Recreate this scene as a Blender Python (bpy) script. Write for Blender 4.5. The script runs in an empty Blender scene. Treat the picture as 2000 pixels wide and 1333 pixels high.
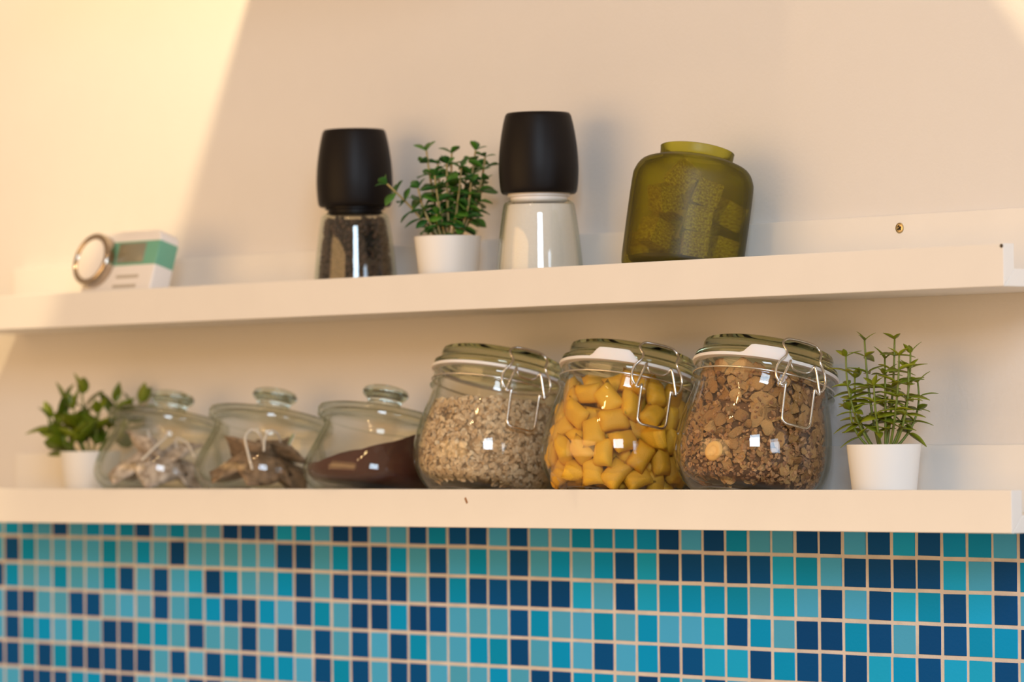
import bpy, bmesh, math, random
import numpy as np
from mathutils import Vector, Matrix, Quaternion

random.seed(7)
S = 0.00088                      # scene units: one "unit" below is 0.88 mm
sc = bpy.context.scene
C = sc.collection
PI = math.pi

# ------------------------------------------------------------------ camera
YAW, PIT, ROL, FPX = 0.8048, 0.0222, -0.0122, 8187.9
CAM = Vector((1996.4, -2445.3, 74.05))
fw = Vector((-math.sin(YAW) * math.cos(PIT), math.cos(YAW) * math.cos(PIT), math.sin(PIT)))
rt = Vector((math.cos(YAW), math.sin(YAW), 0)); up = rt.cross(fw)
r2 = rt * math.cos(ROL) + up * math.sin(ROL); u2 = up * math.cos(ROL) - rt * math.sin(ROL)
cd = bpy.data.cameras.new('camera'); cam = bpy.data.objects.new('camera', cd); C.objects.link(cam)
M = Matrix((r2, u2, -fw)).transposed().to_4x4(); M.translation = CAM * S
cam.matrix_world = M
cd.sensor_fit = 'HORIZONTAL'; cd.sensor_width = 36; cd.lens = FPX / 2000 * 36
cd.clip_start = 0.05; cd.clip_end = 50
cd.dof.use_dof = True; cd.dof.focus_distance = 3190 * S; cd.dof.aperture_fstop = 6.2 / S * 0.001
sc.camera = cam
RV = Vector((math.cos(YAW), math.sin(YAW), 0)); DV = Vector((-math.sin(YAW), math.cos(YAW), 0))

# ------------------------------------------------------------------ world, lights, exposure
w = bpy.data.worlds.new('room_ambient'); sc.world = w; w.use_nodes = True
bg = w.node_tree.nodes['Background']; bg.inputs[0].default_value = (1.0, 0.68, 0.41, 1); bg.inputs[1].default_value = 0.50

def area(name, loc, target, sx, sy, power, col):
    l = bpy.data.lights.new(name, 'AREA'); l.shape = 'RECTANGLE'; l.size = sx * S; l.size_y = sy * S
    l.energy = power; l.color = col
    o = bpy.data.objects.new(name, l); C.objects.link(o); o.location = Vector(loc) * S
    o.rotation_euler = (Vector(target) - Vector(loc)).to_track_quat('-Z', 'Y').to_euler()
    return o
def bulb(name, loc, power, col, rad):
    l = bpy.data.lights.new(name, 'POINT'); l.energy = power; l.color = col; l.shadow_soft_size = rad * S
    o = bpy.data.objects.new(name, l); C.objects.link(o); o.location = Vector(loc) * S
    return o
area('window_daylight', (3300, -3450, 1520), (-300, -75, 120), 1300, 1300, 82, (0.66, 0.83, 1.0))
area('side_window_daylight', (3600, -1000, 600), (0, -75, 120), 900, 1200, 20, (0.62, 0.80, 1.0))
rl = area('room_lamp', (-900, -2300, 300), (-500, -60, 150), 2000, 1100, 15.5, (1.0, 0.58, 0.22))
bulb('ceiling_lamp', (-600, -520, 1053), 29, (1.0, 0.76, 0.42), 20)
for i, (y, z) in enumerate(((-760, 1010), (-960, 1010), (-1220, 1010))):
    bulb('spot_bulb', (-190, y, z), 1.0, (1.0, 0.66, 0.30), 19)
sc.view_settings.view_transform = 'Standard'; sc.view_settings.look = 'None'
sc.view_settings.gamma = 1; sc.view_settings.use_curve_mapping = False
sc.view_settings.exposure = -0.06
sc.cycles.transparent_max_bounces = 28; sc.cycles.max_bounces = 9; sc.cycles.transmission_bounces = 9; sc.cycles.diffuse_bounces = 3; sc.cycles.glossy_bounces = 4
sc.cycles.use_denoising = True
sc.cycles.sample_clamp_indirect = 6

# ------------------------------------------------------------------ materials
def nodes(name):
    m = bpy.data.materials.new(name); m.use_nodes = True
    nt = m.node_tree; b = nt.nodes.get('Principled BSDF')
    return m, nt, b
def N(nt, t, **kw):
    n = nt.nodes.new(t)
    for k, v in kw.items(): setattr(n, k, v)
    return n
def mat(name, col, rough=0.5, metal=0.0, noise=0.0, nscale=300, bump=0.0, bscale=600, rand=0.0, island=0.0, spec=0.5, trans=0.0, sss=0.0, col2=None):
    """principled material; noise/rand/island vary the colour a little, bump gives fine relief"""
    m, nt, b = nodes(name)
    b.inputs['Base Color'].default_value = (*col, 1); b.inputs['Roughness'].default_value = rough
    b.inputs['Metallic'].default_value = metal; b.inputs['Specular IOR Level'].default_value = spec
    b.inputs['Transmission Weight'].default_value = trans
    if sss: b.inputs['Subsurface Weight'].default_value = sss; b.inputs['Subsurface Scale'].default_value = 0.004
    c2 = col2 or tuple(c * 0.45 for c in col)
    amt = noise or rand or island
    tc = N(nt, 'ShaderNodeTexCoord')
    if amt:
        mx = N(nt, 'ShaderNodeMix', data_type='RGBA')
        mx.inputs[6].default_value = (*col, 1); mx.inputs[7].default_value = (*c2, 1)
        sclr = N(nt, 'ShaderNodeMath', operation='MULTIPLY'); sclr.inputs[1].default_value = amt
        if noise:
            nz = N(nt, 'ShaderNodeTexNoise'); nz.inputs['Scale'].default_value = nscale; nz.inputs['Detail'].default_value = 4
            nt.links.new(tc.outputs['Object'], nz.inputs['Vector'])
            mr = N(nt, 'ShaderNodeMapRange'); mr.inputs[1].default_value = 0.35; mr.inputs[2].default_value = 0.65
            nt.links.new(nz.outputs[0], mr.inputs[0]); src = mr.outputs[0]
        elif rand:
            oi = N(nt, 'ShaderNodeObjectInfo'); src = oi.outputs['Random']
        else:
            g = N(nt, 'ShaderNodeNewGeometry'); src = g.outputs['Random Per Island']
        nt.links.new(src, sclr.inputs[0]); nt.links.new(sclr.outputs[0], mx.inputs[0])
        out = mx.outputs[2]
        nt.links.new(out, b.inputs['Base Color'])
    if bump:
        nz = N(nt, 'ShaderNodeTexNoise'); nz.inputs['Scale'].default_value = bscale; nz.inputs['Detail'].default_value = 5
        nt.links.new(tc.outputs['Object'], nz.inputs['Vector'])
        bp = N(nt, 'ShaderNodeBump'); bp.inputs['Strength'].default_value = bump; bp.inputs['Distance'].default_value = 0.001
        nt.links.new(nz.outputs[0], bp.inputs['Height']); nt.links.new(bp.outputs[0], b.inputs['Normal'])
    return m
def schlick(nt, lw, f0, f90=1.0):
    p = N(nt, 'ShaderNodeMath', operation='POWER'); p.inputs[1].default_value = 5; nt.links.new(lw.outputs['Facing'], p.inputs[0])
    q = N(nt, 'ShaderNodeMath', operation='MULTIPLY_ADD'); q.inputs[1].default_value = f90 - f0; q.inputs[2].default_value = f0
    nt.links.new(p.outputs[0], q.inputs[0]); return q.outputs[0]
def thin_glass(name, clear, edge, ior=1.45, rough=0.015):
    """clear sheet glass: the view passes straight through, tinted more where the path in the glass is long"""
    m, nt, b = nodes(name); nt.nodes.remove(b)
    out = nt.nodes['Material Output']
    lw = N(nt, 'ShaderNodeLayerWeight'); lw.inputs[0].default_value = 0.5
    rp = N(nt, 'ShaderNodeValToRGB'); e = rp.color_ramp.elements
    e[0].position = 0.55; e[0].color = (*clear, 1); e[1].position = 0.98; e[1].color = (*edge, 1)
    nt.links.new(lw.outputs['Facing'], rp.inputs[0])
    t = N(nt, 'ShaderNodeBsdfTransparent'); nt.links.new(rp.outputs[0], t.inputs[0])
    g = N(nt, 'ShaderNodeBsdfGlossy'); g.inputs['Roughness'].default_value = rough; g.inputs[0].default_value = (1, 1, 1, 1)
    f = schlick(nt, lw, 0.04)
    mx = N(nt, 'ShaderNodeMixShader')
    nt.links.new(f, mx.inputs[0]); nt.links.new(t.outputs[0], mx.inputs[1]); nt.links.new(g.outputs[0], mx.inputs[2])
    nt.links.new(mx.outputs[0], out.inputs[0])
    return m
def solid_glass(name, col, ior=1.48, rough=0.0):
    m, nt, b = nodes(name); nt.nodes.remove(b)
    g = N(nt, 'ShaderNodeBsdfGlass'); g.inputs[0].default_value = (*col, 1); g.inputs['Roughness'].default_value = rough; g.inputs['IOR'].default_value = ior
    nt.links.new(g.outputs[0], nt.nodes['Material Output'].inputs[0])
    return m
def frosted_glass(name, col, edge, rough):
    """satin glass: part of the light goes straight on, part is scattered; darker where seen edge-on"""
    m, nt, b = nodes(name); nt.nodes.remove(b)
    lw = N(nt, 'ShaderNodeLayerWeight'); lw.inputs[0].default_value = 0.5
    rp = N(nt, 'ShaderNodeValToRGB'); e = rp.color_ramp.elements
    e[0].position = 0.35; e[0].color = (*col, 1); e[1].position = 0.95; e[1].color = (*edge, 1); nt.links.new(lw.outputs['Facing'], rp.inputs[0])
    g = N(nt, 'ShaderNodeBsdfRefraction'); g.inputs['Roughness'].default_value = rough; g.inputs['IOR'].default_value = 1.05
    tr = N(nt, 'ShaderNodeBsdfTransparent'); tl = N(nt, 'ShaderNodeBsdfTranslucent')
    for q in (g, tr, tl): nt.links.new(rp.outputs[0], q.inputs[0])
    gl = N(nt, 'ShaderNodeBsdfGlossy'); gl.inputs['Roughness'].default_value = 0.42
    m1 = N(nt, 'ShaderNodeMixShader'); m1.inputs[0].default_value = 0.70
    m2 = N(nt, 'ShaderNodeMixShader'); m2.inputs[0].default_value = 0.16
    m3 = N(nt, 'ShaderNodeMixShader'); f = schlick(nt, lw, 0.03, 0.35)
    nt.links.new(g.outputs[0], m1.inputs[1]); nt.links.new(tr.outputs[0], m1.inputs[2])
    nt.links.new(m1.outputs[0], m2.inputs[1]); nt.links.new(tl.outputs[0], m2.inputs[2])
    nt.links.new(f, m3.inputs[0]); nt.links.new(m2.outputs[0], m3.inputs[1]); nt.links.new(gl.outputs[0], m3.inputs[2])
    nt.links.new(m3.outputs[0], nt.nodes['Material Output'].inputs[0])
    return m
m_wall = mat('wall_plaster', (0.80, 0.765, 0.73), 0.75, noise=0.06, nscale=40, bump=0.25, bscale=260, spec=0.2, col2=(0.7, 0.66, 0.6))
m_ledge = mat('white_lacquer', (0.86, 0.83, 0.79), 0.42, noise=0.04, nscale=25, bump=0.05, bscale=500)
m_grout = mat('grout', (0.84, 0.75, 0.67), 0.9, noise=0.25, nscale=60, bump=0.4, bscale=900)
m_tile = {'D': mat('tile_navy', (0.0, 0.100, 0.34), 0.35, rand=0.8, bump=0.12, bscale=500, spec=0.07, col2=(0.0, 0.055, 0.21)),
          'M': mat('tile_blue', (0.0, 0.37, 0.80), 0.35, rand=0.8, bump=0.12, bscale=500, spec=0.07, col2=(0.0, 0.31, 0.58)),
          'C': mat('tile_cyan', (0.01, 0.47, 0.94), 0.35, rand=0.7, bump=0.12, bscale=500, spec=0.07, col2=(0.01, 0.43, 0.72)),
          'L': mat('tile_pale', (0.075, 0.49, 0.90), 0.35, rand=0.8, bump=0.12, bscale=500, spec=0.07, col2=(0.08, 0.42, 0.66))}
m_glass = thin_glass('clear_glass', (0.985, 0.99, 0.98), (0.42, 0.50, 0.38))
m_lid = solid_glass('lid_glass', (0.88, 0.90, 0.79))
m_knob = solid_glass('knob_glass', (0.92, 0.96, 0.93))
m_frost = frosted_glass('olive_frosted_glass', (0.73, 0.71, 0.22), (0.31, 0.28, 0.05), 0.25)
m_steel = mat('steel_wire', (0.80, 0.77, 0.72), 0.22, metal=1.0)
m_rubber = mat('white_rubber', (0.86, 0.82, 0.80), 0.5, sss=0.15)
m_black = mat('black_plastic', (0.008, 0.006, 0.006), 0.42, spec=0.16, bump=0.06, bscale=2500)
m_pot = mat('white_pot', (0.86, 0.85, 0.83), 0.42)
m_soil = mat('dark_moss', (0.05, 0.05, 0.02), 0.9, noise=0.6, nscale=500, bump=0.6, bscale=900)
m_white = mat('white_plastic', (0.84, 0.80, 0.77), 0.35)
m_chrome = mat('chrome', (0.50, 0.42, 0.34), 0.16, metal=1.0)
m_green_print = mat('green_print', (0.16, 0.42, 0.30), 0.4)
m_lcd = mat('lcd_grey', (0.26, 0.24, 0.17), 0.3)
m_print = mat('grey_print', (0.50, 0.45, 0.38), 0.6)
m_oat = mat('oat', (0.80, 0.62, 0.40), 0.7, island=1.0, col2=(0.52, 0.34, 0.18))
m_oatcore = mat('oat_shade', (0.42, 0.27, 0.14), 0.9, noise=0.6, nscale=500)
m_pillow = mat('yellow_cereal', (0.84, 0.46, 0.025), 0.55, rand=0.8, bump=0.5, bscale=1500, col2=(0.70, 0.34, 0.018))
m_bran = mat('bran', (0.62, 0.345, 0.12), 0.7, rand=1.0, bump=0.9, bscale=1100, col2=(0.36, 0.17, 0.05))
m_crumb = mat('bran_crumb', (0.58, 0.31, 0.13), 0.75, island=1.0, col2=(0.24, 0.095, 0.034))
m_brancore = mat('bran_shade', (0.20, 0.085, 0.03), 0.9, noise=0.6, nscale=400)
m_banana = mat('banana', (0.72, 0.42, 0.12), 0.5, noise=0.5, nscale=260, col2=(0.62, 0.30, 0.07))
m_cube = mat('rough_cube', (0.95, 0.82, 0.56), 0.8, noise=0.9, nscale=700, bump=1.0, bscale=800, col2=(0.25, 0.13, 0.05))
m_coffee = mat('dark_powder', (0.080, 0.013, 0.004), 0.8, noise=0.6, nscale=900, bump=0.7, bscale=1500, col2=(0.035, 0.006, 0.002))
m_tea = mat('tea_paper', (0.72, 0.62, 0.54), 0.7, noise=0.8, nscale=160, bump=0.4, bscale=500, col2=(0.16, 0.10, 0.06))
m_tea2 = mat('tea_paper_dark', (0.34, 0.22, 0.13), 0.7, noise=0.8, nscale=160, bump=0.4, bscale=500, col2=(0.07, 0.04, 0.02))
m_string = mat('white_string', (0.85, 0.78, 0.70), 0.8)
m_tag = mat('tag_paper', (0.80, 0.77, 0.74), 0.5)
m_taggreen = mat('tag_green', (0.05, 0.35, 0.12), 0.5)
m_salt = mat('salt', (0.88, 0.85, 0.82), 0.7, noise=0.25, nscale=900, bump=0.9, bscale=1400, col2=(0.70, 0.66, 0.62))
m_corn = mat('peppercorn', (0.065, 0.032, 0.018), 0.55, island=1.0, bump=0.5, bscale=1500, col2=(0.015, 0.009, 0.007))
m_corncore = mat('pepper_shade', (0.010, 0.006, 0.005), 0.9)
def leafmat(name, c, c2):
    m = mat(name, c, 0.38, rand=1.0, col2=c2); return m
m_leaf_u = leafmat('leaf_deep_green', (0.085, 0.235, 0.022), (0.018, 0.10, 0.022))
m_leaf_r = leafmat('leaf_yellow_green', (0.27, 0.29, 0.012), (0.15, 0.20, 0.010))
m_leaf_l = leafmat('leaf_olive_green', (0.20, 0.24, 0.008), (0.09, 0.14, 0.006))
m_stem = mat('stem_green', (0.18, 0.22, 0.03), 0.5)
m_stem_tan = mat('stem_tan', (0.40, 0.30, 0.12), 0.5)
m_dark = mat('dark_recess', (0.05, 0.035, 0.02), 0.6)
m_zinc = mat('zinc', (0.62, 0.50, 0.30), 0.3, metal=1.0)
m_brown = mat('bare_fibreboard', (0.32, 0.16, 0.07), 0.9)

# ------------------------------------------------------------------ helpers
def tag(o, label=None, cat=None, group=None, kind=None):
    if label: o['label'] = label
    if cat: o['category'] = cat
    if group: o['group'] = group
    if kind: o['kind'] = kind
    return o
def empty(name, loc, rot=(0, 0, 0)):
    o = bpy.data.objects.new(name, None); C.objects.link(o)
    o.location = Vector(loc) * S; o.rotation_euler = rot; o.empty_display_size = 0.02
    return o
def mesh(name, verts, faces, m, smooth=True, mats=None, fm=None):
    me = bpy.data.meshes.new(name)
    me.from_pydata([(v[0] * S, v[1] * S, v[2] * S) for v in verts], [], faces)
    for mm in (mats or [m]): me.materials.append(mm)
    if fm: me.polygons.foreach_set('material_index', fm)
    if smooth: me.polygons.foreach_set('use_smooth', [True] * len(me.polygons))
    me.update()
    return me
def link(name, me, parent=None):
    o = bpy.data.objects.new(name, me); C.objects.link(o)
    if parent: o.parent = parent
    return o
def fix(me):
    bm = bmesh.new(); bm.from_mesh(me); bmesh.ops.recalc_face_normals(bm, faces=bm.faces); bm.to_mesh(me); bm.free(); return me
def sharp(me, ang=40):
    bm = bmesh.new(); bm.from_mesh(me)
    for e in bm.edges:
        if len(e.link_faces) == 2 and e.calc_face_angle(0) > math.radians(ang): e.smooth = False
    bm.to_mesh(me); bm.free(); return me
def smoothprof(pts, n=3):
    """Catmull-Rom through a (r,z) profile"""
    out = []
    for i in range(len(pts) - 1):
        p0 = pts[max(i - 1, 0)]; p1 = pts[i]; p2 = pts[i + 1]; p3 = pts[min(i + 2, len(pts) - 1)]
        for k in range(n):
            t = k / n
            out.append(tuple(0.5 * (2 * b + (c - a) * t + (2 * a - 5 * b + 4 * c - d) * t * t + (3 * b - a - 3 * c + d) * t ** 3) for a, b, c, d in zip(p0, p1, p2, p3)))
    out.append(tuple(pts[-1])); return out
def lathe(name, prof, m, seg=64, parent=None, ang=40):
    v, f, idx = [], [], []
    for r, z in prof:
        if r < 1e-4: idx.append([len(v)] * seg); v.append((0, 0, z))
        else:
            idx.append(list(range(len(v), len(v) + seg)))
            v += [(r * math.cos(2 * PI * k / seg), r * math.sin(2 * PI * k / seg), z) for k in range(seg)]
    for a, b in zip(idx, idx[1:]):
        for k in range(seg):
            q = [a[k], a[(k + 1) % seg], b[(k + 1) % seg], b[k]]
            q2 = []
            for x in q:
                if x not in q2: q2.append(x)
            if len(q2) >= 3: f.append(q2)
    me = fix(mesh(name, v, f, m)); sharp(me, ang)
    return link(name, me, parent)
def boxdata(x0, x1, y0, y1, z0, z1, bev=0.6, seg=2):
    bm = bmesh.new(); bmesh.ops.create_cube(bm, size=1)
    for v in bm.verts:
        v.co = Vector((x0 if v.co.x < 0 else x1, y0 if v.co.y < 0 else y1, z0 if v.co.z < 0 else z1)) * S
    if bev: bmesh.ops.bevel(bm, geom=bm.edges[:], offset=bev * S, segments=seg, affect='EDGES', profile=0.5)
    return bm
def box(name, dims, m, parent=None, bev=0.6, seg=2):
    bm = boxdata(*dims, bev, seg); me = bpy.data.meshes.new(name)
    for fc in bm.faces: fc.smooth = True
    bm.to_mesh(me); bm.free(); me.materials.append(m); sharp(me, 50)
    return link(name, me, parent)
def tube(name, pts, rad, m, parent=None, sides=7, closed=False, sub=4, data=False, taper=None):
    P = [Vector(p) for p in pts]; n = len(P); Q = []
    rng = range(n if closed else n - 1)
    for i in rng:
        if closed: p0, p1, p2, p3 = P[i - 1], P[i], P[(i + 1) % n], P[(i + 2) % n]
        else: p0, p1, p2, p3 = P[max(i - 1, 0)], P[i], P[i + 1], P[min(i + 2, n - 1)]
        for k in range(sub):
            t = k / sub
            Q.append(0.5 * (2 * p1 + (p2 - p0) * t + (2 * p0 - 5 * p1 + 4 * p2 - p3) * t * t + (3 * p1 - p0 - 3 * p2 + p3) * t ** 3))
    if not closed: Q.append(P[-1])
    v, f = [], []; nrm = None; L = len(Q)
    for i, q in enumerate(Q):
        t = (Q[(i + 1) % L] - Q[i - 1]) if closed else (Q[min(i + 1, L - 1)] - Q[max(i - 1, 0)])
        t.normalize()
        if nrm is None:
            nrm = t.orthogonal().normalized()
        nrm = (nrm - t * nrm.dot(t)).normalized(); bn = t.cross(nrm)
        rr = rad * (1 if taper is None else 1 + (taper - 1) * i / (L - 1))
        for k in range(sides):
            a = 2 * PI * k / sides; v.append(q + (nrm * math.cos(a) + bn * math.sin(a)) * rr)
    for i in range(L if closed else L - 1):
        for k in range(sides):
            j = (i + 1) % L
            f.append([i * sides + k, i * sides + (k + 1) % sides, j * sides + (k + 1) % sides, j * sides + k])
    if not closed:
        f.append(list(range(sides))[::-1]); f.append([(L - 1) * sides + k for k in range(sides)])
    if data: return v, f
    return link(name, fix(mesh(name, v, f, m)), parent)
def place(o, M3, loc):
    """local matrix from a 3x3 rotation and a location in units"""
    Mx = M3.to_4x4(); Mx.translation = Vector(loc) * S; o.matrix_local = Mx
def frame(zaxis, spin=0.0):
    z = Vector(zaxis).normalized(); x = z.orthogonal().normalized(); x = Quaternion(z, spin) @ x
    return Matrix((x, z.cross(x), z)).transposed()
def rin_of(prof):
    zs = [p[1] for p in prof]; rs = [p[0] for p in prof]
    return lambda z: float(np.interp(z, zs, rs))

# ------------------------------------------------------------------ the setting: plaster wall with a mosaic field
D_, LIP, BACK = 120, 12, 10          # ledge depth, lip thickness, back board thickness
wall = box('wall_back', (-3200, 2600, 0, 120, -1300, 1700), m_wall, None, bev=0)
tag(wall, kind='structure')
shade = box('shade_board_1', (-810, -215, -350, -0.2, 600, 622), m_ledge, None, bev=1); tag(shade, kind='structure')      # unseen deep board, added above the frame to shade the middle of the wall
grout = box('grout_bed', (-1750, 420, -2.75, 0.5, -330, -1.6), m_grout, wall, bev=0)
rows = ["LMMLDLMMM" "DLMLLDDD" "CMLDD" "LLDMDDL" "DLLMMM" "MDLDM" "LLDDL" "DCDMMLD",
        "LDMLLLLML" "MLDLLLLL" "DDLMD" "DMLDLML" "DLMLMD" "CDDDD" "DCMLD" "DDDCLDM",
        "DMLLMLLMD" "LDLCDMLL" "MDLDD" "DDLDMDD" "DDDCLD" "CMMMM" "LCLDL" "DCMDCDL",
        "LDDLLDDLL" "LDLMMDDM" "LDMLD" "DMDDLLL" "DMLLML" "MLLCD" "MLDDM" "DLDDMMD",
        "LDMMLMLDD" "MMLDLLDL" "DLDLD" "LDMLLMM" "DLMLDL" "MDDCC" "DMDDD" "CMDCCDL",
        "DDMDMDDDD" "DLDLDMDM" "MLDMD" "LDDLLLM" "LDDMML" "DMLDL" "MLDDC" "MLDMCDM",
        "LLDDDMMDD" "LLLDDLML" "DLMLD" "LDMDLLD" "MLDDLM" "CDLMD" "LDMDL" "CMDLDML"]
assert all(len(q) == 52 for q in rows)
P = 25.0; G = -0.006
def tilexz(k, r):
    x = (k - 49.5) * P; z = -(r + 0.5) * P
    return x - G * z, z + G * x
def tmesh(h):
    bm = boxdata(-10.95, 10.95, -1.6, 1.6, -h / 2, h / 2, 0.25, 1); me = bpy.data.meshes.new('tile'); bm.to_mesh(me); bm.free(); return me
tdata = {}
def tile_me(c, h):
    if (c, h) not in tdata:
        me = tmesh(h); me.materials.append(m_tile[c]); tdata[(c, h)] = me
    return tdata[(c, h)]
vis = []; rest = []
rnd = random.Random(3)
for k in range(-14, 64):
    for r in range(0, 12):
        x, z = tilexz(k, r)
        c = rows[r][k + 1] if (0 <= k + 1 < 52 and r < 7) else rnd.choice('DDDMMCLL')
        zb = -158.9 + (x + 1262) / 1262 * 43.1
        inframe = -1 <= k <= 50 and z + 11 > zb
        (vis if inframe else rest).append((k, r, x, z, c))
vis.sort(key=lambda t: -t[0])
rest += vis[300:]; vis = vis[:300]
sv, sf, sm = [], [], []
TC = 'DMCL'
def tile_top(r, z):
    h = 21.9; top = z + h / 2
    if top > -2.2:                     # cut row right under the ledge
        h -= top + 2.2; z -= (top + 2.2) / 2
    return round(h * 2) / 2, z
for k, r, x, z, c in vis:
    h, z = tile_top(r, z)
    if h < 3: continue
    o = link('tile', tile_me(c, h), wall)
    o.location = Vector((x + rnd.uniform(-.45, .45), -1.7 + rnd.uniform(-.3, .15), z + rnd.uniform(-.3, .2))) * S
    o.rotation_euler = (rnd.uniform(-.008, .008), -G + rnd.uniform(-.010, .010), rnd.uniform(-.008, .008))
for k, r, x, z, c in rest:
    h, z = tile_top(r, z)
    if h < 3: continue
    me = tile_me(c, h); b0 = len(sv)
    sv += [(v.co.x / S + x + rnd.uniform(-.02, .02), v.co.y / S - 1.7, v.co.z / S + z) for v in me.vertices]
    for p in me.polygons: sf.append([b0 + i for i in p.vertices]); sm.append(TC.index(c))
o = link('tile_field', mesh('tile_field', sv, sf, None, smooth=False, mats=[m_tile[c] for c in TC], fm=sm), wall); tag(o, kind='stuff')

# ------------------------------------------------------------------ picture ledges
def ledge(name, label, z0, xr, screws):
    x0 = -1222
    t = empty(name, ((x0 + xr) / 2, -D_ / 2, z0)); tag(t, label, 'shelf', 'picture ledges on the wall')
    cx = (x0 + xr) / 2; L = (xr - x0) / 2; oy = D_ / 2
    # the profile is mitred: lip and floor meet at 45 degrees at the front lower edge
    def prism(nm, poly):
        v = [(-L, y + oy, z) for y, z in poly] + [(L, y + oy, z) for y, z in poly]; n = len(poly)
        f = [list(range(n))[::-1], list(range(n, 2 * n))] + [[i, (i + 1) % n, n + (i + 1) % n, n + i] for i in range(n)]
        me = fix(mesh(nm, v, f, m_ledge, smooth=False)); o = link(nm, me, t)
        bv = o.modifiers.new('bevel', 'BEVEL'); bv.width = 0.7 * S; bv.segments = 2; bv.limit_method = 'ANGLE'
        return o
    prism('front_lip', [(-D_, 0), (-D_ + LIP, 12.6), (-D_ + LIP, 31), (-D_, 31)])
    prism('shelf_board', [(-D_ + 0.4, 0), (-BACK, 0), (-BACK, 13), (-D_ + LIP + 0.1, 13)])
    prism('back_board', [(-BACK, 0), (-0.1, 0), (-0.1, 63), (-BACK, 63)])
    for sx, sz in screws:
        s = lathe('screw', [(0, 0.2), (2.2, 0.2), (2.3, 0.9), (3.4, 0.9), (4.1, 0.4), (4.2, -1.2)], m_zinc, 24, t)
        s.location = Vector((sx - cx, -BACK + oy, sz - z0)) * S; s.rotation_euler = (PI / 2, 0, 0)
        for a in (0.5, 0.5 + PI / 2):
            q = box('recess', (-2.2, 2.2, -0.55, 0.55, 0.15, 0.75), m_dark, s, bev=0.1, seg=1); q.rotation_euler = (0, 0, a)
    return t, cx
U0, L0 = 175.2, -1.3
up_ledge, cx = ledge('picture_ledge', 'long white wall ledge at the top holding mills and green jar', U0, 86, [(-106, 228)])
lo_ledge, cx2 = ledge('picture_ledge', 'long white wall ledge just above the blue mosaic tiles', L0, 90, [])
o = lathe('nail_head', [(0, .3), (1.4, .3), (1.7, -1)], m_dark, 12, up_ledge); o.location = Vector((84.2 - cx, -D_ / 2, 29)) * S; o.rotation_euler = (PI / 2, 0, 0)
o = box('chip', (-1.3, 1.3, -0.35, 0.6, -2.8, 2.8), m_brown, lo_ledge, bev=0.5, seg=1); o.location = Vector((-476.7 - cx2, -D_ / 2, 22)) * S; o.rotation_euler = (0, -0.5, 0)
UF, LF = U0 + 13, L0 + 13            # upper surfaces of the two shelf boards

# ------------------------------------------------------------------ mills
CAPP = smoothprof([(29.6, 81.5), (31.2, 84), (32.2, 92), (32.6, 104), (31.6, 120), (29.2, 136), (27.0, 145.5)], 4)
def mill(x, y, name, label):
    t = empty(name, (x, y, UF)); tag(t, label, 'spice mill', 'spice mills on the upper ledge')
    outer = smoothprof([(35.5, 0.6), (36.2, 3), (35.4, 20), (32.6, 48), (29.6, 69), (27.8, 74.2), (24, 76.5)], 3)
    inner = [(r - 2.3, z) for r, z in outer if 5 < z < 74]
    lathe('glass_body', [(0, 0)] + [(33, 0)] + outer + [(22.5, 77)] + [(21.5, 74)] + inner[::-1] + [(31, 4.5), (0, 4.5)], m_glass, 64, t)
    lathe('collar', [(0, 74.2), (21, 74.2), (23.2, 75.5), (23.2, 78.5), (25.5, 79.3), (25.5, 81.6), (0, 81.6)], m_black if name == 'pepper_mill' else m_white, 48, t)
    lathe('cap', [(0, 81.7), (26.6, 81.7)] + CAPP + [(25.6, 147.4), (0, 148)], m_black, 64, t)
    return t, rin_of(inner)
pm, prin = mill(-675, -60, 'pepper_mill', 'glass mill with black cap filled with dark peppercorns')
sm_, srin = mill(-449.5, -60, 'salt_mill', 'glass mill with black cap filled with white salt')
o = lathe('salt_grains', [(0, 4.8)] + [(srin(z) - 0.4, z) for z in np.linspace(4.9, 72.5, 18)] + [(0, 73.5)], m_salt, 48)
o.location = Vector((-449.5, -60, UF)) * S; tag(o, 'fine white salt filling the glass mill', 'salt', kind='stuff')
def ico(r):
    bm = bmesh.new(); bmesh.ops.create_icosphere(bm, subdivisions=1, radius=r); v = [x.co.copy() for x in bm.verts]; f = [[a.index for a in q.verts] for q in bm.faces]; bm.free(); return v, f
iv, if_ = ico(1.0)
v, f, fm = [], [], []
rr = random.Random(5)
for i in range(1050):
    z = rr.uniform(6, 71); a = rr.uniform(0, 2 * PI); s = rr.uniform(2.0, 2.7)
    R = prin(z) - s - 0.2 - abs(rr.gauss(0, 1.2)); b0 = len(v)
    v += [(R * math.cos(a) + p.x * s, R * math.sin(a) + p.y * s, z + p.z * s) for p in iv]; f += [[b0 + j for j in q] for q in if_]
fm = [0] * len(f)
cz = np.linspace(5, 70, 10); seg = 24; b0 = len(v)
for z in cz: v += [((prin(z) - 3.5) * math.cos(2 * PI * k / seg), (prin(z) - 3.5) * math.sin(2 * PI * k / seg), z) for k in range(seg)]
for i in range(9): f += [[b0 + i * seg + k, b0 + i * seg + (k + 1) % seg, b0 + (i + 1) * seg + (k + 1) % seg, b0 + (i + 1) * seg + k] for k in range(seg)]
f.append([b0 + 9 * seg + k for k in range(seg)]); fm += [1] * (len(f) - len(fm))
o = link('peppercorns', mesh('peppercorns', v, f, None, mats=[m_corn, m_corncore], fm=fm)); o.location = Vector((-675, -60, UF)) * S
tag(o, 'dark brown peppercorns filling the glass mill', 'peppercorns', kind='stuff')

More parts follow.
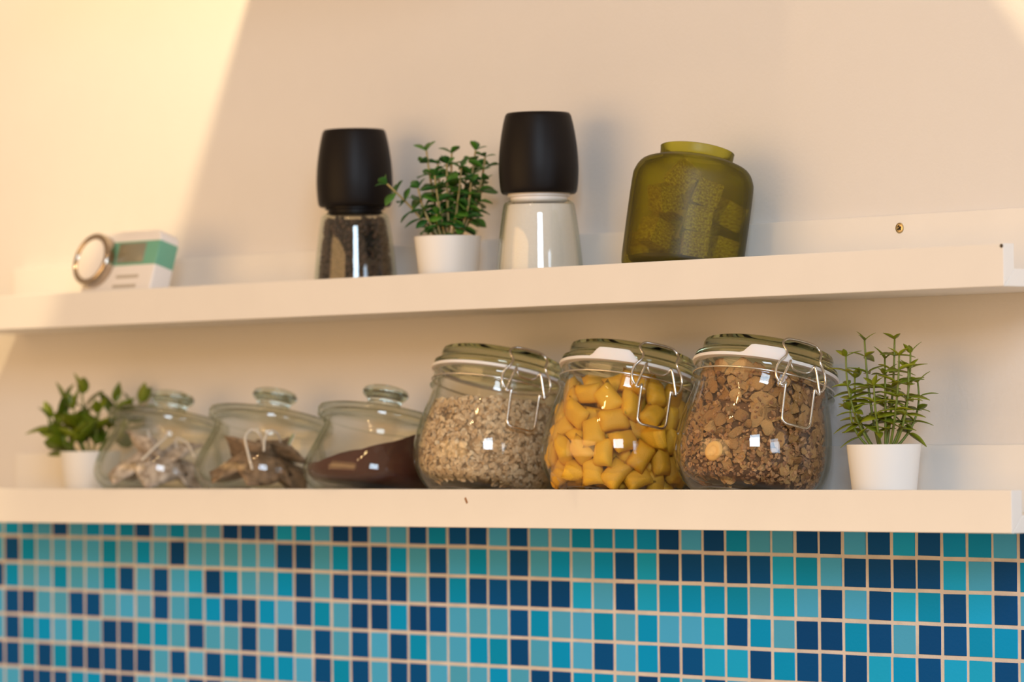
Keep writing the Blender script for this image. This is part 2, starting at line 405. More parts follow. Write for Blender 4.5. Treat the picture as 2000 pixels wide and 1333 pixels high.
# ------------------------------------------------------------------ potted plants
def leaf_mesh(name, L, W, m, curl, point=1.0, fold=0.25):
    v, f = [], []; n = 6
    for i in range(n + 1):
        t = i / n
        wd = W / 2 * max(0.04, math.sin(PI * min(1, (t ** point) * 0.97 + 0.03)) ** 0.8) if 0 < t < 1 else W / 2 * 0.06
        z = curl * L * t * t
        v += [(L * t, -wd, z + wd * fold), (L * t, 0, z), (L * t, wd, z + wd * fold)]
    m_ = len(v); v += [(a, b, c - 0.35) for a, b, c in v]
    for i in range(n):
        for k in (0, 1):
            q = [i * 3 + k, (i + 1) * 3 + k, (i + 1) * 3 + k + 1, i * 3 + k + 1]
            f.append(q); f.append([m_ + j for j in q[::-1]])
        f.append([i * 3, m_ + i * 3, m_ + i * 3 + 3, i * 3 + 3]); f.append([i * 3 + 2, i * 3 + 5, m_ + i * 3 + 5, m_ + i * 3 + 2])
    return fix(mesh(name, v, f, m))
def plant(x, y, zf, label, stems, leaf, stem_m, seed, lens=(0.8, 1.1), lift=(15, 45), gap=9.0, start=0.35, whorl=2, base=1.1, roll=0.5):
    """stems: (foot right, foot depth, tip right, tip depth, tip height above rim, bow)"""
    rr = random.Random(seed)
    t = empty('potted_plant', (x, y, zf)); tag(t, label, 'plant', 'small potted plants on the ledges')
    outer = [(21.5, 0), (22.6, 0.8), (28.0, 50.2), (28.1, 51.2)]
    lathe('pot', [(0, 0)] + outer + [(26.8, 51.4), (26.4, 50), (21.8, 6), (0, 5)], m_pot, 64, t)
    lathe('soil', [(0, 44), (14, 43.6), (25.6, 42)], m_soil, 32, t)
    for fr, fd, tr, td, th, bow in stems:
        p0 = RV * fr + DV * fd + Vector((0, 0, 43)); p2 = RV * tr + DV * td + Vector((0, 0, 51.5 + th))
        p1 = (p0 + p2) / 2 + RV * ((tr - fr) * bow) + DV * ((td - fd) * bow) + Vector((0, 0, -th * bow * 0.2))
        pts = [((1 - s) ** 2) * p0 + 2 * s * (1 - s) * p1 + s * s * p2 for s in [q_ / 7 for q_ in range(8)]]
        st = tube('stem', pts, base, stem_m, t, sides=6, sub=2, taper=0.6)
        L = sum((b - a).length for a, b in zip(pts, pts[1:])); n = max(2, int(L * (1 - start) / gap)); a0 = rr.uniform(0, PI)
        for i in range(n + 1):
            s = start + (1 - start) * i / n; q = ((1 - s) ** 2) * p0 + 2 * s * (1 - s) * p1 + s * s * p2
            tg = (2 * (1 - s) * (p1 - p0) + 2 * s * (p2 - p1)).normalized()
            for j in range(whorl):
                a = a0 + i * PI / 2 * 0.93 + j * 2 * PI / whorl + rr.uniform(-.3, .3)
                side = Quaternion(tg, a) @ tg.orthogonal().normalized()
                lf = math.radians(rr.uniform(*lift)) + (0.45 if i == n else 0)
                X = (side * math.cos(lf) + tg * math.sin(lf)).normalized(); Y = Quaternion(X, rr.uniform(-roll, roll)) @ tg.cross(X).normalized(); Z = X.cross(Y)
                o = link('leaf', leaf, st); sz = rr.uniform(*lens) * (0.75 if i == n else 1)
                Mx = Matrix((X, Y, Z)).transposed() @ Matrix.Diagonal((sz, sz, sz)); place(o, Mx, q)
    return t
lm_r = leaf_mesh('leaf_narrow', 16, 6.2, m_leaf_r, -0.20, 0.75)
lm_u = leaf_mesh('leaf_spoon', 15, 9.6, m_leaf_u, -0.18, 1.3)
lm_l = leaf_mesh('leaf_pointed', 28, 14, m_leaf_l, -0.10, 0.85)
plant(-81.7, -60, LF, 'potted plant with thin yellow-green leaves right of the flake jar',
      [(-2, 0, -13, 4, 78, .35), (1, 1, 10, 8, 79, .35), (-4, -2, -28, -6, 66, .55), (1, -3, 1, -8, 52, .3), (3, 0, 21, 0, 68, .5), (2, 3, 3, 15, 64, .3), (4, -2, 18, -12, 56, .6), (-3, 3, -20, 14, 50, .6), (-1, -2, -8, -14, 44, .4), (2, 2, 27, 8, 46, .7), (-3, 0, -24, -2, 38, .8), (3, -3, 11, -16, 66, .35)],
      lm_r, m_stem, 11, gap=9.5, start=0.36, lift=(0, 32), whorl=3, base=1.15)
plant(-559, -60, UF, 'potted plant with dark green rounded leaves between the two mills',
      [(-2, 0, -17, 2, 72, .2), (0, 1, 4, 6, 70, .2), (2, 0, 24, 4, 72, .25), (3, -1, 32, -4, 66, .35), (-4, 0, -50, -8, 44, -.1), (1, -3, 0, -12, 60, .2), (3, 2, 16, 14, 54, .3), (-2, -3, -24, -12, 40, .3), (4, -3, 20, -14, 44, .4), (3, -3, 17, -8, 14, .3), (-3, -3, -9, -12, 18, .3), (0, 2, -8, 16, 62, .2), (2, -2, 12, -16, 56, .2), (0, -4, -10, -16, 50, .2), (3, 2, 30, 12, 46, .3)],
      lm_u, m_stem_tan, 23, gap=8.5, start=0.30, lift=(-5, 35), lens=(0.75, 1.1), base=1.3, whorl=3, roll=0.7)
plant(-1041.8, -60, LF, 'potted plant with olive green pointed leaves at the far left',
      [(-2, 0, -24, 0, 46, .2), (0, 1, -8, 4, 52, .1), (-3, 0, -36, -4, 30, .2), (2, 0, 22, 8, 44, .3), (3, 2, 44, 18, 44, .2), (-1, -3, -14, -12, 38, .2), (1, -2, 8, -10, 34, .2), (-3, -2, -30, -8, 14, .2)],
      lm_l, m_stem, 5, gap=11, start=0.35, lift=(25, 60), lens=(0.8, 1.15), base=1.4, roll=0.9)

# ------------------------------------------------------------------ frosted green jar with cubes
def tilted(name, x, yc, zc, th): return empty(name, (x, yc, zc), (-th, 0, 0))
def seat(Rb, th, floor):
    """base centre of a round jar whose base leans on the lip's inner edge and stands on the shelf at the back"""
    Lr = 18.0 / math.sin(th)
    return -D_ + LIP + (Lr - Rb) * math.cos(th), floor + Rb * math.sin(th)
TH = math.radians(12.2); yc, zc = seat(43.5, TH, UF)
gj = tilted('frosted_jar', -284, yc, zc, TH); tag(gj, 'open olive green frosted glass jar holding cubes on upper ledge', 'jar')
outer = smoothprof([(43.5, 0.2), (46.4, 2.6), (47.8, 8), (48.2, 30), (48.2, 70), (47.0, 80), (42.5, 87.5), (34, 91.2), (30.0, 92.4), (28.9, 94.5), (29.2, 100), (29.4, 101)], 4)
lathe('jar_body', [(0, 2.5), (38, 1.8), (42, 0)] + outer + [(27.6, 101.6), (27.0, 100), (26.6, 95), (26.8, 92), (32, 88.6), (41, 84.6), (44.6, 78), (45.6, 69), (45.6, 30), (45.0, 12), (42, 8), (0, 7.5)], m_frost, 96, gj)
cb = boxdata(-10.2, 10.2, -10.2, 10.2, -10.2, 10.2, 1.4, 2); cme = bpy.data.meshes.new('cube'); 
for v_ in cb.verts: v_.co += Vector((random.uniform(-.5, .5), random.uniform(-.5, .5), random.uniform(-.5, .5))) * S
cb.to_mesh(cme); cb.free(); cme.materials.append(m_cube)
Mt = Matrix.Rotation(-TH, 3, 'X')
CUBE = ['speckled cube at the bottom of the upright column in the green jar', 'speckled cube in the middle of the upright column in the green jar',
        'tilted speckled cube on top of the upright column in the green jar', 'topmost speckled cube in the green jar, standing on its edge',
        'speckled cube left of the column in the green jar, halfway up', 'speckled cube at the lower left of the green jar',
        'speckled cube right of the column in the green jar, halfway up', 'speckled cube at the lower right of the green jar']
for i, (r_, d_, z_, rot) in enumerate([(7, -28, 18.6, (0, 0, .05)), (7.5, -28, 39.4, (0, .05, 0)), (11, -26, 61.5, (.1, .22, .1)), (-9, -23, 74, (.5, .6, .2)), (-20, -20, 56, (.2, -.35, .5)),
        (-24, -16, 27, (.1, .2, .7)), (30, -6, 52, (.3, .2, .6)), (28, -12, 20, (0, .1, .5)), (-6, 8, 18.6, (0, 0, .4)), (10, 14, 40, (.2, .1, 1)), (-18, 14, 42, (.1, .3, .3)), (-32, 6, 19, (0, 0, 1.1)), (16, 16, 18.6, (0, 0, .8)), (8, 8, 63, (.4, .1, .2))]):
    o = link('seasoning_cube', cme); base = RV * r_ + DV * d_ + Vector((0, 0, z_))
    M3 = Mt @ Matrix.Rotation(YAW + rot[2], 3, 'Z') @ Matrix.Rotation(rot[1], 3, 'Y') @ Matrix.Rotation(rot[0], 3, 'X')
    place(o, M3, Vector((-284, yc, zc)) + Mt @ base)
    tag(o, CUBE[i] if i < 8 else 'rough speckled cube hidden behind others in the olive green jar', 'cube', 'cubes in the green jar')

# ------------------------------------------------------------------ clip jars
TC_ = math.radians(14.3); ycj, zcj = seat(41.5, TC_, LF)
MtC = Matrix.Rotation(-TC_, 3, 'X')
JOUT = smoothprof([(41.5, 0.4), (45.5, 2.8), (52.5, 9.5), (58.4, 19), (61.0, 32), (60.4, 46), (58.2, 60), (55.6, 71), (54.2, 77.5)], 4)
JIN = [(34, 7.2), (42.5, 8.8), (50.0, 12.5), (54.9, 20.5), (57.2, 32), (56.6, 46), (54.4, 60), (51.8, 71), (50.6, 77), (50.2, 99)]
jrin = rin_of(JIN)
def clip_jar(x, label, az, tab):
    t = tilted('clip_jar', x, ycj, zcj, TC_); tag(t, label, 'jar', 'clip-top glass jars on the lower ledge')
    neck = [(53.6, 80), (53.8, 83), (55.6, 84.6), (56.4, 86.4), (55.4, 88.4), (53.8, 89.6), (53.6, 93), (54.6, 95), (55.0, 99), (54.4, 100.4), (51.2, 100.6)]
    lathe('glass_body', [(0, 3.2), (34, 2.6), (38.5, 0)] + JOUT + neck + JIN[::-1] + [(0, 6.8)], m_glass, 96, t)
    lathe('lid', [(0, 103.6), (47, 103.6), (49.5, 102.4), (55.4, 102.6), (56.2, 104), (55.6, 107.4), (52.0, 109.0), (50.8, 110.6), (50.8, 116.0), (49.8, 118.4), (46.5, 119.6), (42, 118.6), (38, 116.4), (0, 115.4)], m_lid, 96, t)
    # rubber seal, a flat ring with a pull tab
    n = 120; pv, pf = [], []
    for k in range(n):
        a = 2 * PI * k / n; dz = dr = 0
        if tab is not None:
            d = (a - tab + PI) % (2 * PI) - PI
            u = abs(d) / math.radians(21)
            if u < 1: b = min(1, (1 - u) * 2.2); b = b * b * (3 - 2 * b); dz = 7.0 * b; dr = 1.6 * b
        ca, sa = math.sin(a), -math.cos(a)
        for r_, z_ in ((50, 100.4), (57.0 + dr * .4, 100.4), (57.4 + dr, 101.4 + dz * .55), (57.0 + dr, 102.8 + dz), (55.8 + dr, 102.9 + dz), (50, 102.7)):
            pv.append((r_ * ca, r_ * sa, z_))
    for k in range(n):
        for j in range(6):
            k2 = (k + 1) % n; j2 = (j + 1) % 6; pf.append([k * 6 + j, k * 6 + j2, k2 * 6 + j2, k2 * 6 + j])
    s = link('seal', sharp(fix(mesh('seal', pv, pf, m_rubber)), 50), t); tag(s, label='white rubber sealing ring')
    def W(nm, pts, rad=1.05, mirror=True):
        full = pts + [(-a, b, c) for a, b, c in pts[::-1]] if mirror else pts
        o = tube(nm, [(a, -math.sqrt(max(c * c - a * a, 1)), b) for a, b, c in full], rad, m_steel, t, sides=8, sub=5); o.rotation_euler = (0, 0, az); return o
    W('wire_bail', [(-18.5, 83, 62.5), (-21, 87, 62.8), (-21.6, 93, 62.2), (-19.4, 99, 61.4), (-15.6, 104, 60.8), (-14.6, 108, 59.6), (-16.6, 112.6, 57.4), (-16.2, 115.6, 55.0), (-12.5, 118.6, 53.2), (-6, 119.4, 52.6)])
    W('wire_lever', [(-9.4, 98, 57.6), (-10.4, 101.4, 59.2), (-12.2, 97.8, 60.6), (-16.6, 84, 62.6), (-17.2, 81.2, 62.8), (-14.8, 81.4, 62.6), (-12.8, 83.6, 62.0), (-12.6, 80, 61.6), (-12.4, 60, 63.0), (-11.6, 54.6, 63.4), (-8.4, 52.4, 63.4), (-3, 52.2, 63.4)])
    W('wire_catch', [(-9.6, 100.4, 57.8), (-7.8, 97, 57.8), (-4, 95.2, 56.6)], 0.9)
    ring = [(55.2 * math.cos(2 * PI * k / 48), 55.2 * math.sin(2 * PI * k / 48), 91.6) for k in range(48)]
    tube('neck_wire', ring, 0.8, m_steel, t, sides=6, closed=True, sub=1)
    return t
JX = (-505.8, -355.3, -207.9)
clip_jar(JX[0], 'clip-top glass jar filled with pale rolled oats', math.radians(69), math.radians(200))
clip_jar(JX[1], 'clip-top glass jar filled with yellow cereal pillows', math.radians(67), math.radians(30))
clip_jar(JX[2], 'clip-top glass jar filled with brown bran flakes', math.radians(71), math.radians(43))
def jar_local(i, p): return Vector((JX[i], ycj, zcj)) + MtC @ Vector(p)

def fill(name, rin, z0, hfun, m, seg=64, lev=14, inset=0.5, rings=10):
    """solid contents bounded by the glass below and by hfun(x,y) on top"""
    v, f = [], []
    for k in range(seg):
        a = 2 * PI * k / seg; ca, sa = math.cos(a), math.sin(a); z = z0 + 30
        for _ in range(30): z = 0.5 * z + 0.5 * max(z0 + 0.5, hfun((rin(z) - inset) * ca, (rin(z) - inset) * sa))
        col = [((rin(q) - inset), q) for q in np.linspace(z0, z, lev)]
        R = rin(z) - inset
        for j in range(1, rings): rr_ = R * (1 - j / rings); col.append((rr_, hfun(rr_ * ca, rr_ * sa)))
        v += [(r_ * ca, r_ * sa, q) for r_, q in col]
    n = lev + rings - 1
    for k in range(seg):
        k2 = (k + 1) % seg
        for j in range(n - 1): f.append([k * n + j, k2 * n + j, k2 * n + j + 1, k * n + j + 1])
    f.append([k * n + n - 1 for k in range(seg)]); f.append([k * n for k in range(seg)][::-1])
    return mesh(name, v, f, m)
# oats: flakes against the glass and on top, packed core behind them
rr = random.Random(9); v, f = [], []
def hoat(x, y): return 77 + 0.10 * y + 0.05 * x + 1.5 * math.sin(x * .2) * math.cos(y * .17)
for i in range(5200):
    if i < 4300:
        z = rr.uniform(8, 80); a = rr.uniform(0, 2 * PI); R = jrin(z) - 1.0 - abs(rr.gauss(0, 1.6)); c = Vector((R * math.cos(a), R * math.sin(a), z))
        if z > hoat(c.x, c.y): continue
        nrm = Vector((math.cos(a), math.sin(a), 0.1)); sp = 0.55
    else:
        a = rr.uniform(0, 2 * PI); R = 49 * math.sqrt(rr.random()); c = Vector((R * math.cos(a), R * math.sin(a), 0)); c.z = hoat(c.x, c.y); nrm = Vector((0, 0, 1)); sp = 0.5
    nrm = (nrm + Vector((rr.gauss(0, sp), rr.gauss(0, sp), rr.gauss(0, sp)))).normalized()
    F = frame(nrm, rr.uniform(0, 6.28)); A, B, T = rr.uniform(2.1, 3.9), rr.uniform(1.7, 2.7), rr.uniform(.35, .6); b0 = len(v)
    pts = [Vector((0, 0, T)), Vector((0, 0, -T))] + [Vector((A * math.cos(q * PI / 3.5) * rr.uniform(.8, 1.1), B * math.sin(q * PI / 3.5) * rr.uniform(.8, 1.1), rr.uniform(-.4, .4))) for q in range(7)]
    for p in pts:
        q = c + F @ p; r_ = math.hypot(q.x, q.y); lim = jrin(q.z) - 0.3
        if r_ > lim: q.x *= lim / r_; q.y *= lim / r_
        v.append(q)
    for q in range(7): q2 = (q + 1) % 7; f.append([b0, b0 + 2 + q, b0 + 2 + q2]); f.append([b0 + 1, b0 + 2 + q2, b0 + 2 + q])
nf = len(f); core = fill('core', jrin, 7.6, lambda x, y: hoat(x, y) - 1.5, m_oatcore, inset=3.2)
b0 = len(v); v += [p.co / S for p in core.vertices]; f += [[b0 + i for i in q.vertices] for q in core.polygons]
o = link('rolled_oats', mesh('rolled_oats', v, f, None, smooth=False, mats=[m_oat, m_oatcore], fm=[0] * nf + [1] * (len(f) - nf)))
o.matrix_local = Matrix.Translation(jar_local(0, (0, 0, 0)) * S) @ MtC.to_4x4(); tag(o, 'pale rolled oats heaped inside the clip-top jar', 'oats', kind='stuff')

# cereal pillows: relaxed sphere packing inside the jar
def pillow_mesh(seed):
    rr = random.Random(seed); v, f = [], []; n, m_ = 8, 6
    L, Wd, T = 12.6 * rr.uniform(.93, 1.07), 9.4 * rr.uniform(.92, 1.08), 6.4 * rr.uniform(.9, 1.1); tw = rr.uniform(-.18, .18)
    for sgn in (1, -1):
        for i in range(n + 1):
            for j in range(m_ + 1):
                a, b = 2 * i / n - 1, 2 * j / m_ - 1
                h = T * (max(0, 1 - a ** 4) ** .7) * (max(0, 1 - b ** 4) ** .8)
                x = L * a * (1 - .07 * (1 - b * b) * a * a); y = Wd * b * (1 - .10 * (1 - a * a) * b * b)
                v.append((x, y, sgn * h + tw * a * y + rr.uniform(-.15, .15)))
    q = (n + 1) * (m_ + 1)
    for i in range(n):
        for j in range(m_):
            a = i * (m_ + 1) + j; F = [a, a + m_ + 1, a + m_ + 2, a + 1]; f.append(F); f.append([q + k for k in F[::-1]])
    me = mesh('cereal_pillow', v, f, m_pillow); bm = bmesh.new(); bm.from_mesh(me); bmesh.ops.remove_doubles(bm, verts=bm.verts, dist=.25 * S); bm.to_mesh(me); bm.free(); return fix(me)
pms = [pillow_mesh(i) for i in range(5)]
rs = np.random.RandomState(4); NP = 150; rad = 9.6
X = np.stack([rs.uniform(-40, 40, NP), rs.uniform(-40, 40, NP), rs.uniform(14, 84, NP)], 1)
zs_, rsn = np.array([p[1] for p in JIN]), np.array([p[0] for p in JIN])
for it in range(500):
    X[:, 2] -= 0.12
    d = X[:, None] - X[None]; L_ = np.sqrt((d ** 2).sum(-1)) + 1e-6; np.fill_diagonal(L_, 1e3)
    ov = np.clip(2 * rad - L_, 0, None); X += (d / L_[..., None] * (ov * .28)[..., None]).sum(1)
    X[:, 2] = np.clip(X[:, 2], 13.2, 88)
    rxy = np.hypot(X[:, 0], X[:, 1]) + 1e-6; lim = np.interp(X[:, 2], zs_, rsn) - 7.2
    k = np.minimum(1, lim / rxy); X[:, 0] *= k; X[:, 1] *= k
rr = random.Random(8)
for i in range(NP):
    c = Vector(X[i]); rad_ = math.hypot(c.x, c.y); o = link('cereal_pillow', pms[i % 5])
    near = rad_ > np.interp(c.z, zs_, rsn) - 12
    nrm = Vector((c.x, c.y, 0)).normalized() if near else Vector((rr.gauss(0, 1), rr.gauss(0, 1), rr.gauss(0, 1))).normalized()
    sp = .30 if near else 0
    nrm = (nrm + Vector((rr.gauss(0, sp), rr.gauss(0, sp), rr.gauss(0, sp)))).normalized()
    place(o, MtC @ frame(nrm, rr.uniform(0, 6.28)), jar_local(1, c))
    tag(o, 'yellow pillow-shaped cereal piece inside the middle clip-top jar', 'cereal', 'cereal pillows in the middle jar')

# bran flakes
def flake_mesh(seed):
    rr = random.Random(seed); n = 13; v, f = [], []; k1, k2 = rr.uniform(-.06, .06), rr.uniform(-.07, .07); rings = (0, .45, .8, 1)
    ph = [rr.uniform(.6, 1.2) for _ in range(n)]; ph = [(ph[k - 1] + 2 * ph[k] + ph[(k + 1) % n]) / 4 + rr.uniform(-.10, .10) for k in range(n)]; e = rr.uniform(.55, 1)
    for s in (.45, -.45):
        for q in rings:
            for k in range(n if q else 1):
                a = 2 * PI * k / n; r_ = 8.2 * q * (ph[k] if q > .5 else 1); x, y = r_ * math.cos(a), r_ * math.sin(a) * e
                v.append((x, y, k1 * x * x + k2 * y * y + rr.uniform(-1.1, 1.1) * q + s * (1 - .5 * q)))
    h = 1 + 3 * n
    for b0, fl in ((0, 1), (h, -1)):
        for k in range(n):
            kk = (k + 1) % n; F = [[b0, b0 + 1 + k, b0 + 1 + kk]] + [[b0 + 1 + r_ * n + k, b0 + 1 + (r_ + 1) * n + k, b0 + 1 + (r_ + 1) * n + kk, b0 + 1 + r_ * n + kk] for r_ in (0, 1)]
            f += [q[::fl] for q in F]
    for k in range(n): kk = (k + 1) % n; f.append([1 + 2 * n + k, h + 1 + 2 * n + k, h + 1 + 2 * n + kk, 1 + 2 * n + kk])
    return fix(mesh('bran_flake', v, f, m_bran))
fms = [flake_mesh(i) for i in range(9)]
rr = random.Random(21)
def in_glass(c, Mr, me, k):   # push the piece inwards until it clears the glass
    for _ in range(12):
        worst = max((math.hypot(*( (c + Mr @ (q.co / S * k)).xy)) - jrin((c + Mr @ (q.co / S * k)).z) for q in me.vertices))
        if worst < -0.15: return c
        r_ = c.xy.length; c = Vector((c.x * (r_ - worst - .3) / r_, c.y * (r_ - worst - .3) / r_, c.z))
    return c
av = math.atan2(-math.cos(YAW - .62), math.sin(YAW - .62)); pts = []
for i in range(6000):
    z = rr.uniform(11, 93); a = rr.uniform(0, 2 * PI)
    p = Vector((jrin(z) * math.cos(a), jrin(z) * math.sin(a), z))
    if (a - av + PI) % (2 * PI) - PI > 1.9 or (a - av + PI) % (2 * PI) - PI < -1.5: continue     # only the side in view
    if all((p - q).length > (8.2 if z > 45 else 6.6) for q in pts): pts.append(p)
    if len(pts) >= 300: break
for i, p in enumerate(pts):
    a = math.atan2(p.y, p.x); nrm = (Vector((math.cos(a), math.sin(a), 0)) + Vector((rr.gauss(0, .34), rr.gauss(0, .34), rr.gauss(0, .42)))).normalized()
    k = rr.choice((.6, .85, 1.05, 1.25)) * rr.uniform(.9, 1.1) if p.z > 45 else rr.choice((.35, .5, .75, 1.0)) * rr.uniform(.9, 1.1)
    me = fms[i % 9]; F = frame(nrm, rr.uniform(0, 6.28)); c = Vector((p.x * .96, p.y * .96, p.z)); c = in_glass(c, F, me, k)
    o = link('bran_flake', me); place(o, MtC @ F @ Matrix.Diagonal((k, k, k)), jar_local(2, c))
    tag(o, 'crisp brown bran flake pressed against the glass of the rightmost jar', 'cereal flake', 'bran flakes in the rightmost jar')
v, f = [], []
for i in range(2600):
    z = rr.uniform(8, 92) if i % 3 else rr.uniform(8, 40); a = rr.uniform(0, 2 * PI); s = rr.uniform(1.0, 3.0); R = jrin(z) - 1.6 - rr.uniform(0, 5); b0 = len(v)
    c = Vector((R * math.cos(a), R * math.sin(a), z)); F = frame(Vector((math.cos(a) + rr.gauss(0, .6), math.sin(a) + rr.gauss(0, .6), rr.gauss(0, .6))), rr.uniform(0, 6))
    for p in [(0, 0, .5), (0, 0, -.5)] + [(math.cos(q * PI / 3) * rr.uniform(.6, 1.2), math.sin(q * PI / 3) * rr.uniform(.5, .9), rr.uniform(-.3, .3)) for q in range(6)]:
        q = c + F @ (Vector(p) * s); r_ = math.hypot(q.x, q.y); lim = jrin(q.z) - .3
        if r_ > lim: q.x *= lim / r_; q.y *= lim / r_
        v.append(q)
    for q in range(6): q2 = (q + 1) % 6; f.append([b0, b0 + 2 + q, b0 + 2 + q2]); f.append([b0 + 1, b0 + 2 + q2, b0 + 2 + q])
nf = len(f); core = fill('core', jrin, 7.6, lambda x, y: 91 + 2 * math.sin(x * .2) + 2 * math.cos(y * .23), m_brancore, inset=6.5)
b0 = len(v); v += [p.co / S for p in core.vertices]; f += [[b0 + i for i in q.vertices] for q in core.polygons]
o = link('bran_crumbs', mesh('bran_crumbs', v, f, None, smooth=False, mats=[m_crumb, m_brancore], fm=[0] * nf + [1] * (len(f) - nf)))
o.matrix_local = Matrix.Translation(jar_local(2, (0, 0, 0)) * S) @ MtC.to_4x4(); tag(o, 'small brown bran crumbs between the flakes in the rightmost jar', 'cereal crumbs', kind='stuff')
bn = lathe('banana_chip', smoothprof([(0, 1.0), (3.5, 1.1), (4.4, 1.6), (7.2, 1.5), (8.2, 0), (7.4, -1.2), (0, -1.2)], 2), m_banana, 24)
av = math.atan2(-math.cos(YAW - .62), math.sin(YAW - .62)); rb = jrin(25) - 1.6
place(bn, MtC @ frame(Vector((math.cos(av), math.sin(av), -.22)), 0) @ Matrix.Diagonal((1, .85, 1)), jar_local(2, (rb * math.cos(av), rb * math.sin(av), 25)))
tag(bn, 'round yellowish dried banana slice among the bran flakes', 'dried fruit')

# ------------------------------------------------------------------ low jars with knob lids
TL = math.radians(12.5); ycl, zcl = seat(47, TL, LF); MtL = Matrix.Rotation(-TL, 3, 'X')
LOUT = smoothprof([(47, 0.4), (51.5, 2.6), (57.2, 8), (59.8, 15), (59.2, 23), (56.4, 33), (52.2, 44), (48.8, 53), (48.0, 57)], 4)
LIN = [(40, 6), (50, 8), (54.5, 12), (56.6, 17), (55.8, 24), (53.2, 33), (49.2, 44), (45.8, 53), (45.0, 61)]
lrin = rin_of(LIN)
LX = (-931, -790, -645.8)
def low_jar(x, label):
    t = tilted('knob_jar', x, ycl, zcl, TL); tag(t, label, 'jar', 'low knob-lid glass jars on the lower ledge')
    lathe('glass_body', [(0, 3), (36, 2.6), (44, 0)] + LOUT + [(49.5, 59), (50.8, 61.6), (49.6, 62.6)] + LIN[::-1] + [(0, 5.6)], m_glass, 96, t)
    lathe('lid', [(0, 73.2), (14, 72.6), (30, 71.0), (48, 68.6), (51.2, 66.6), (51.4, 63.2), (53.5, 62.9), (54.8, 64.2), (55.0, 69.4), (54.0, 71.8), (51.5, 72.8), (30, 75.4), (16, 76.6), (0, 77)], m_glass, 96, t)
    lathe('knob', smoothprof([(0, 77.05), (13.5, 77.1), (14.2, 80), (14.8, 83.5), (18.6, 87), (19.6, 90.2), (17.5, 93.6), (10, 96), (0, 96.8)], 4), m_knob, 48, t)
    return t
low_jar(LX[0], 'low glass jar with knob lid holding pale tea bags')
low_jar(LX[1], 'low glass jar with knob lid holding dark tea bags with strings')
low_jar(LX[2], 'low glass jar with knob lid holding dark brown powder')
def hcof(x, y):
    s = y * .75 + x * .42 + 0.0
    return 43 + 0.50 * s + 1.2 * math.sin(x * .13 + 1) + 1.0 * math.cos(y * .16)
o = link('dark_powder', fill('dark_powder', lrin, 6.4, hcof, m_coffee)); o.matrix_local = Matrix.Translation(Vector((LX[2], ycl, zcl)) * S) @ MtL.to_4x4()
tag(o, 'dark reddish brown powder piled inside the low glass jar', 'powder', kind='stuff')
# tea bags: folded paper pouch with string and tag
def pouch(seed, m):
    rr = random.Random(seed); n, m_ = 10, 8; v, f = [], []; L, W_ = 21.5, 17
    for sg in (1, -1):
        for i in range(n + 1):
            for j in range(m_ + 1):
                a, b = 2 * i / n - 1, 2 * j / m_ - 1
                h = 4.6 * max(0, 1 - a * a) ** .6 * max(0, 1 - b * b) ** .6
                edge = 1 if 0 < i < n and 0 < j < m_ else 0
                v.append((L * a, W_ * b * (1 - .18 * max(0, a)), sg * h + 2.6 * math.sin(2.4 * a + seed) * math.cos(2 * b + seed * .7) + edge * rr.uniform(-.7, .7)))
    q = (n + 1) * (m_ + 1)
    for i in range(n):
        for j in range(m_): a = i * (m_ + 1) + j; F = [a, a + m_ + 1, a + m_ + 2, a + 1]; f.append(F); f.append([q + k for k in F[::-1]])
    me = mesh('pouch', v, f, m); bm = bmesh.new(); bm.from_mesh(me); bmesh.ops.remove_doubles(bm, verts=bm.verts, dist=.05 * S); bm.to_mesh(me); bm.free(); return fix(me)
def tea_bag(ji, me, c, F, string, tagp, tagm, label, group):
    t = bpy.data.objects.new('tea_bag', None); C.objects.link(t); t.empty_display_size = .01
    place(t, MtL @ F, Vector((LX[ji], ycl, zcl)) + MtL @ Vector(c)); tag(t, label, 'tea bag', group)
    link('pouch', me, t); inv = F.transposed()
    if string: tube('string', [inv @ (Vector(p) - Vector(c)) for p in string], 1.1, m_string, t, sides=5, sub=5)
    if tagp:
        g = box('tag', (-7, 7, -.3, .3, -7, 7), m_tag, t, bev=.1, seg=1); g2 = inv @ (Vector(tagp[0]) - Vector(c)); place(g, inv @ frame(tagp[1], tagp[2]), g2)
        if tagm: q = box('tag_print', (-7.05, 7.05, -.45, .45, -2, 3.5), tagm, g, bev=0, seg=1)
def pol(r_, up_, d_): v_ = RV * r_ + DV * d_; return (v_.x, v_.y, up_)
rr = random.Random(31)
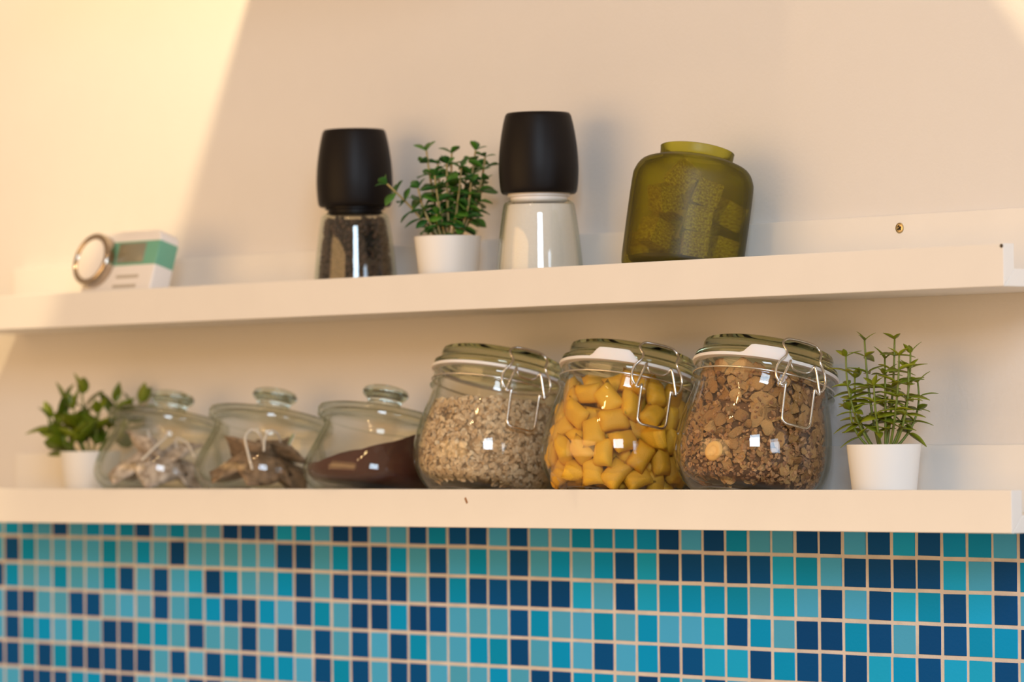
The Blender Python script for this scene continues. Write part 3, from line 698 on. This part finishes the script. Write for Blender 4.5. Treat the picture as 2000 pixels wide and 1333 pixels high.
for ji, m, lab, grp in ((0, m_tea, 'pale grey tea bag without string showing in the leftmost low jar', 'tea bags in the leftmost low jar'), (1, m_tea2, 'brown tea bag without string showing in the middle low jar', 'tea bags in the middle low jar')):
    meshes = [pouch(s + 10 * ji, m) for s in range(3)]
    spots = [(-26, 21, -18), (2, 20, -30), (27, 21, -14), (0, 22, 2), (-22, 25, 16), (22, 25, 18), (-13, 39, -12), (14, 41, -8), (2, 40, 14)]
    for i, (r_, u_, d_) in enumerate(spots):
        c = pol(r_, u_, d_); F = frame(Vector((rr.gauss(0, .4), rr.gauss(0, .4), 1)) if i > 5 else Vector(pol(r_ * .03, .9, d_ * .03 - .2)), rr.uniform(0, 6.28)); st = tg_ = tm = None
        if ji == 1 and i == 6: st = [pol(*q) for q in ((-2, 43, -28), (-6, 50, -38), (-13, 52, -38), (-17, 44, -43), (-12, 30, -49), (-6, 16, -52))]
        if ji == 1 and i == 7: st = [pol(*q) for q in ((14, 43, -12), (10, 52, -30), (4, 54, -36), (0, 46, -42), (1, 34, -46))]; tg_ = (pol(20, 50, -14), pol(.35, .1, -1), .5); tm = m_taggreen
        if ji == 0 and i == 6: st = [pol(*q) for q in ((-6, 46, -24), (2, 53, -36), (4, 50, -40), (-4, 38, -46), (-14, 24, -49))]
        if ji == 0 and i == 7: st = [pol(*q) for q in ((14, 38, -12), (10, 52, -16), (22, 48, -20), (30, 36, -26))]; tg_ = (pol(-12, 48, -18), pol(-.3, .15, -1), 1.2)
        l_ = lab
        if st: l_ = {(0, 6): 'pale tea bag in the leftmost low jar, its string hanging to the left', (0, 7): 'pale tea bag with a white tag in the leftmost low jar',
                     (1, 6): 'brown tea bag with a long white string loop in the middle low jar', (1, 7): 'brown tea bag with a green and white tag in the middle low jar'}[(ji, i)]
        tea_bag(ji, meshes[i % 3], c, F, st, tg_, tm, l_, grp)

# ------------------------------------------------------------------ kitchen timer
TK = math.radians(17)
kt = empty('kitchen_timer', (-962, -98, UF + 6.9), (-TK, 0, 0)); tag(kt, 'white digital kitchen timer with round dial on the upper ledge', 'timer')
bm = bmesh.new(); bmesh.ops.create_cube(bm, size=1)
for v_ in bm.verts: v_.co = Vector((-50 if v_.co.x < 0 else 50, 0 if v_.co.y < 0 else 22, 0 if v_.co.z < 0 else 69)) * S
es = [e for e in bm.edges if abs((e.verts[0].co - e.verts[1].co).y) > 1e-4]
bmesh.ops.bevel(bm, geom=es, offset=9 * S, segments=6, affect='EDGES', profile=.5)
bmesh.ops.bevel(bm, geom=[e for e in bm.edges if e.calc_face_angle(0) > 1.2], offset=2.0 * S, segments=3, affect='EDGES', profile=.5)
me = bpy.data.meshes.new('case'); 
for q in bm.faces: q.smooth = True
bm.to_mesh(me); bm.free(); me.materials.append(m_white); sharp(me, 50); link('case', me, kt)
box('green_panel', (-28, 50.35, -.35, 21, 36, 59), m_green_print, kt, bev=.8)
scn = box('screen', (-6, 32, -.9, .5, 38.5, 57), m_lcd, kt, bev=.3, seg=1)
for i, (a, b) in enumerate(((-2, 30), (-4, 29), (-6, 28))): box('print_line', (a, b, -.15, .3, 27 - 9 * i - 3, 27 - 9 * i), m_print, kt, bev=0)
dl = lathe('dial', [(0, 9.0), (17.5, 9.0), (18.8, 8.6)], m_white, 48, kt); dl.location = Vector((-33, 0, 41)) * S; dl.rotation_euler = (PI / 2, 0, 0)
rg = lathe('dial_ring', smoothprof([(18.6, 7.6), (19.4, 9.8), (22.0, 10.6), (24.4, 9.0), (24.8, 6), (24.8, 0)], 3), m_chrome, 48, dl)
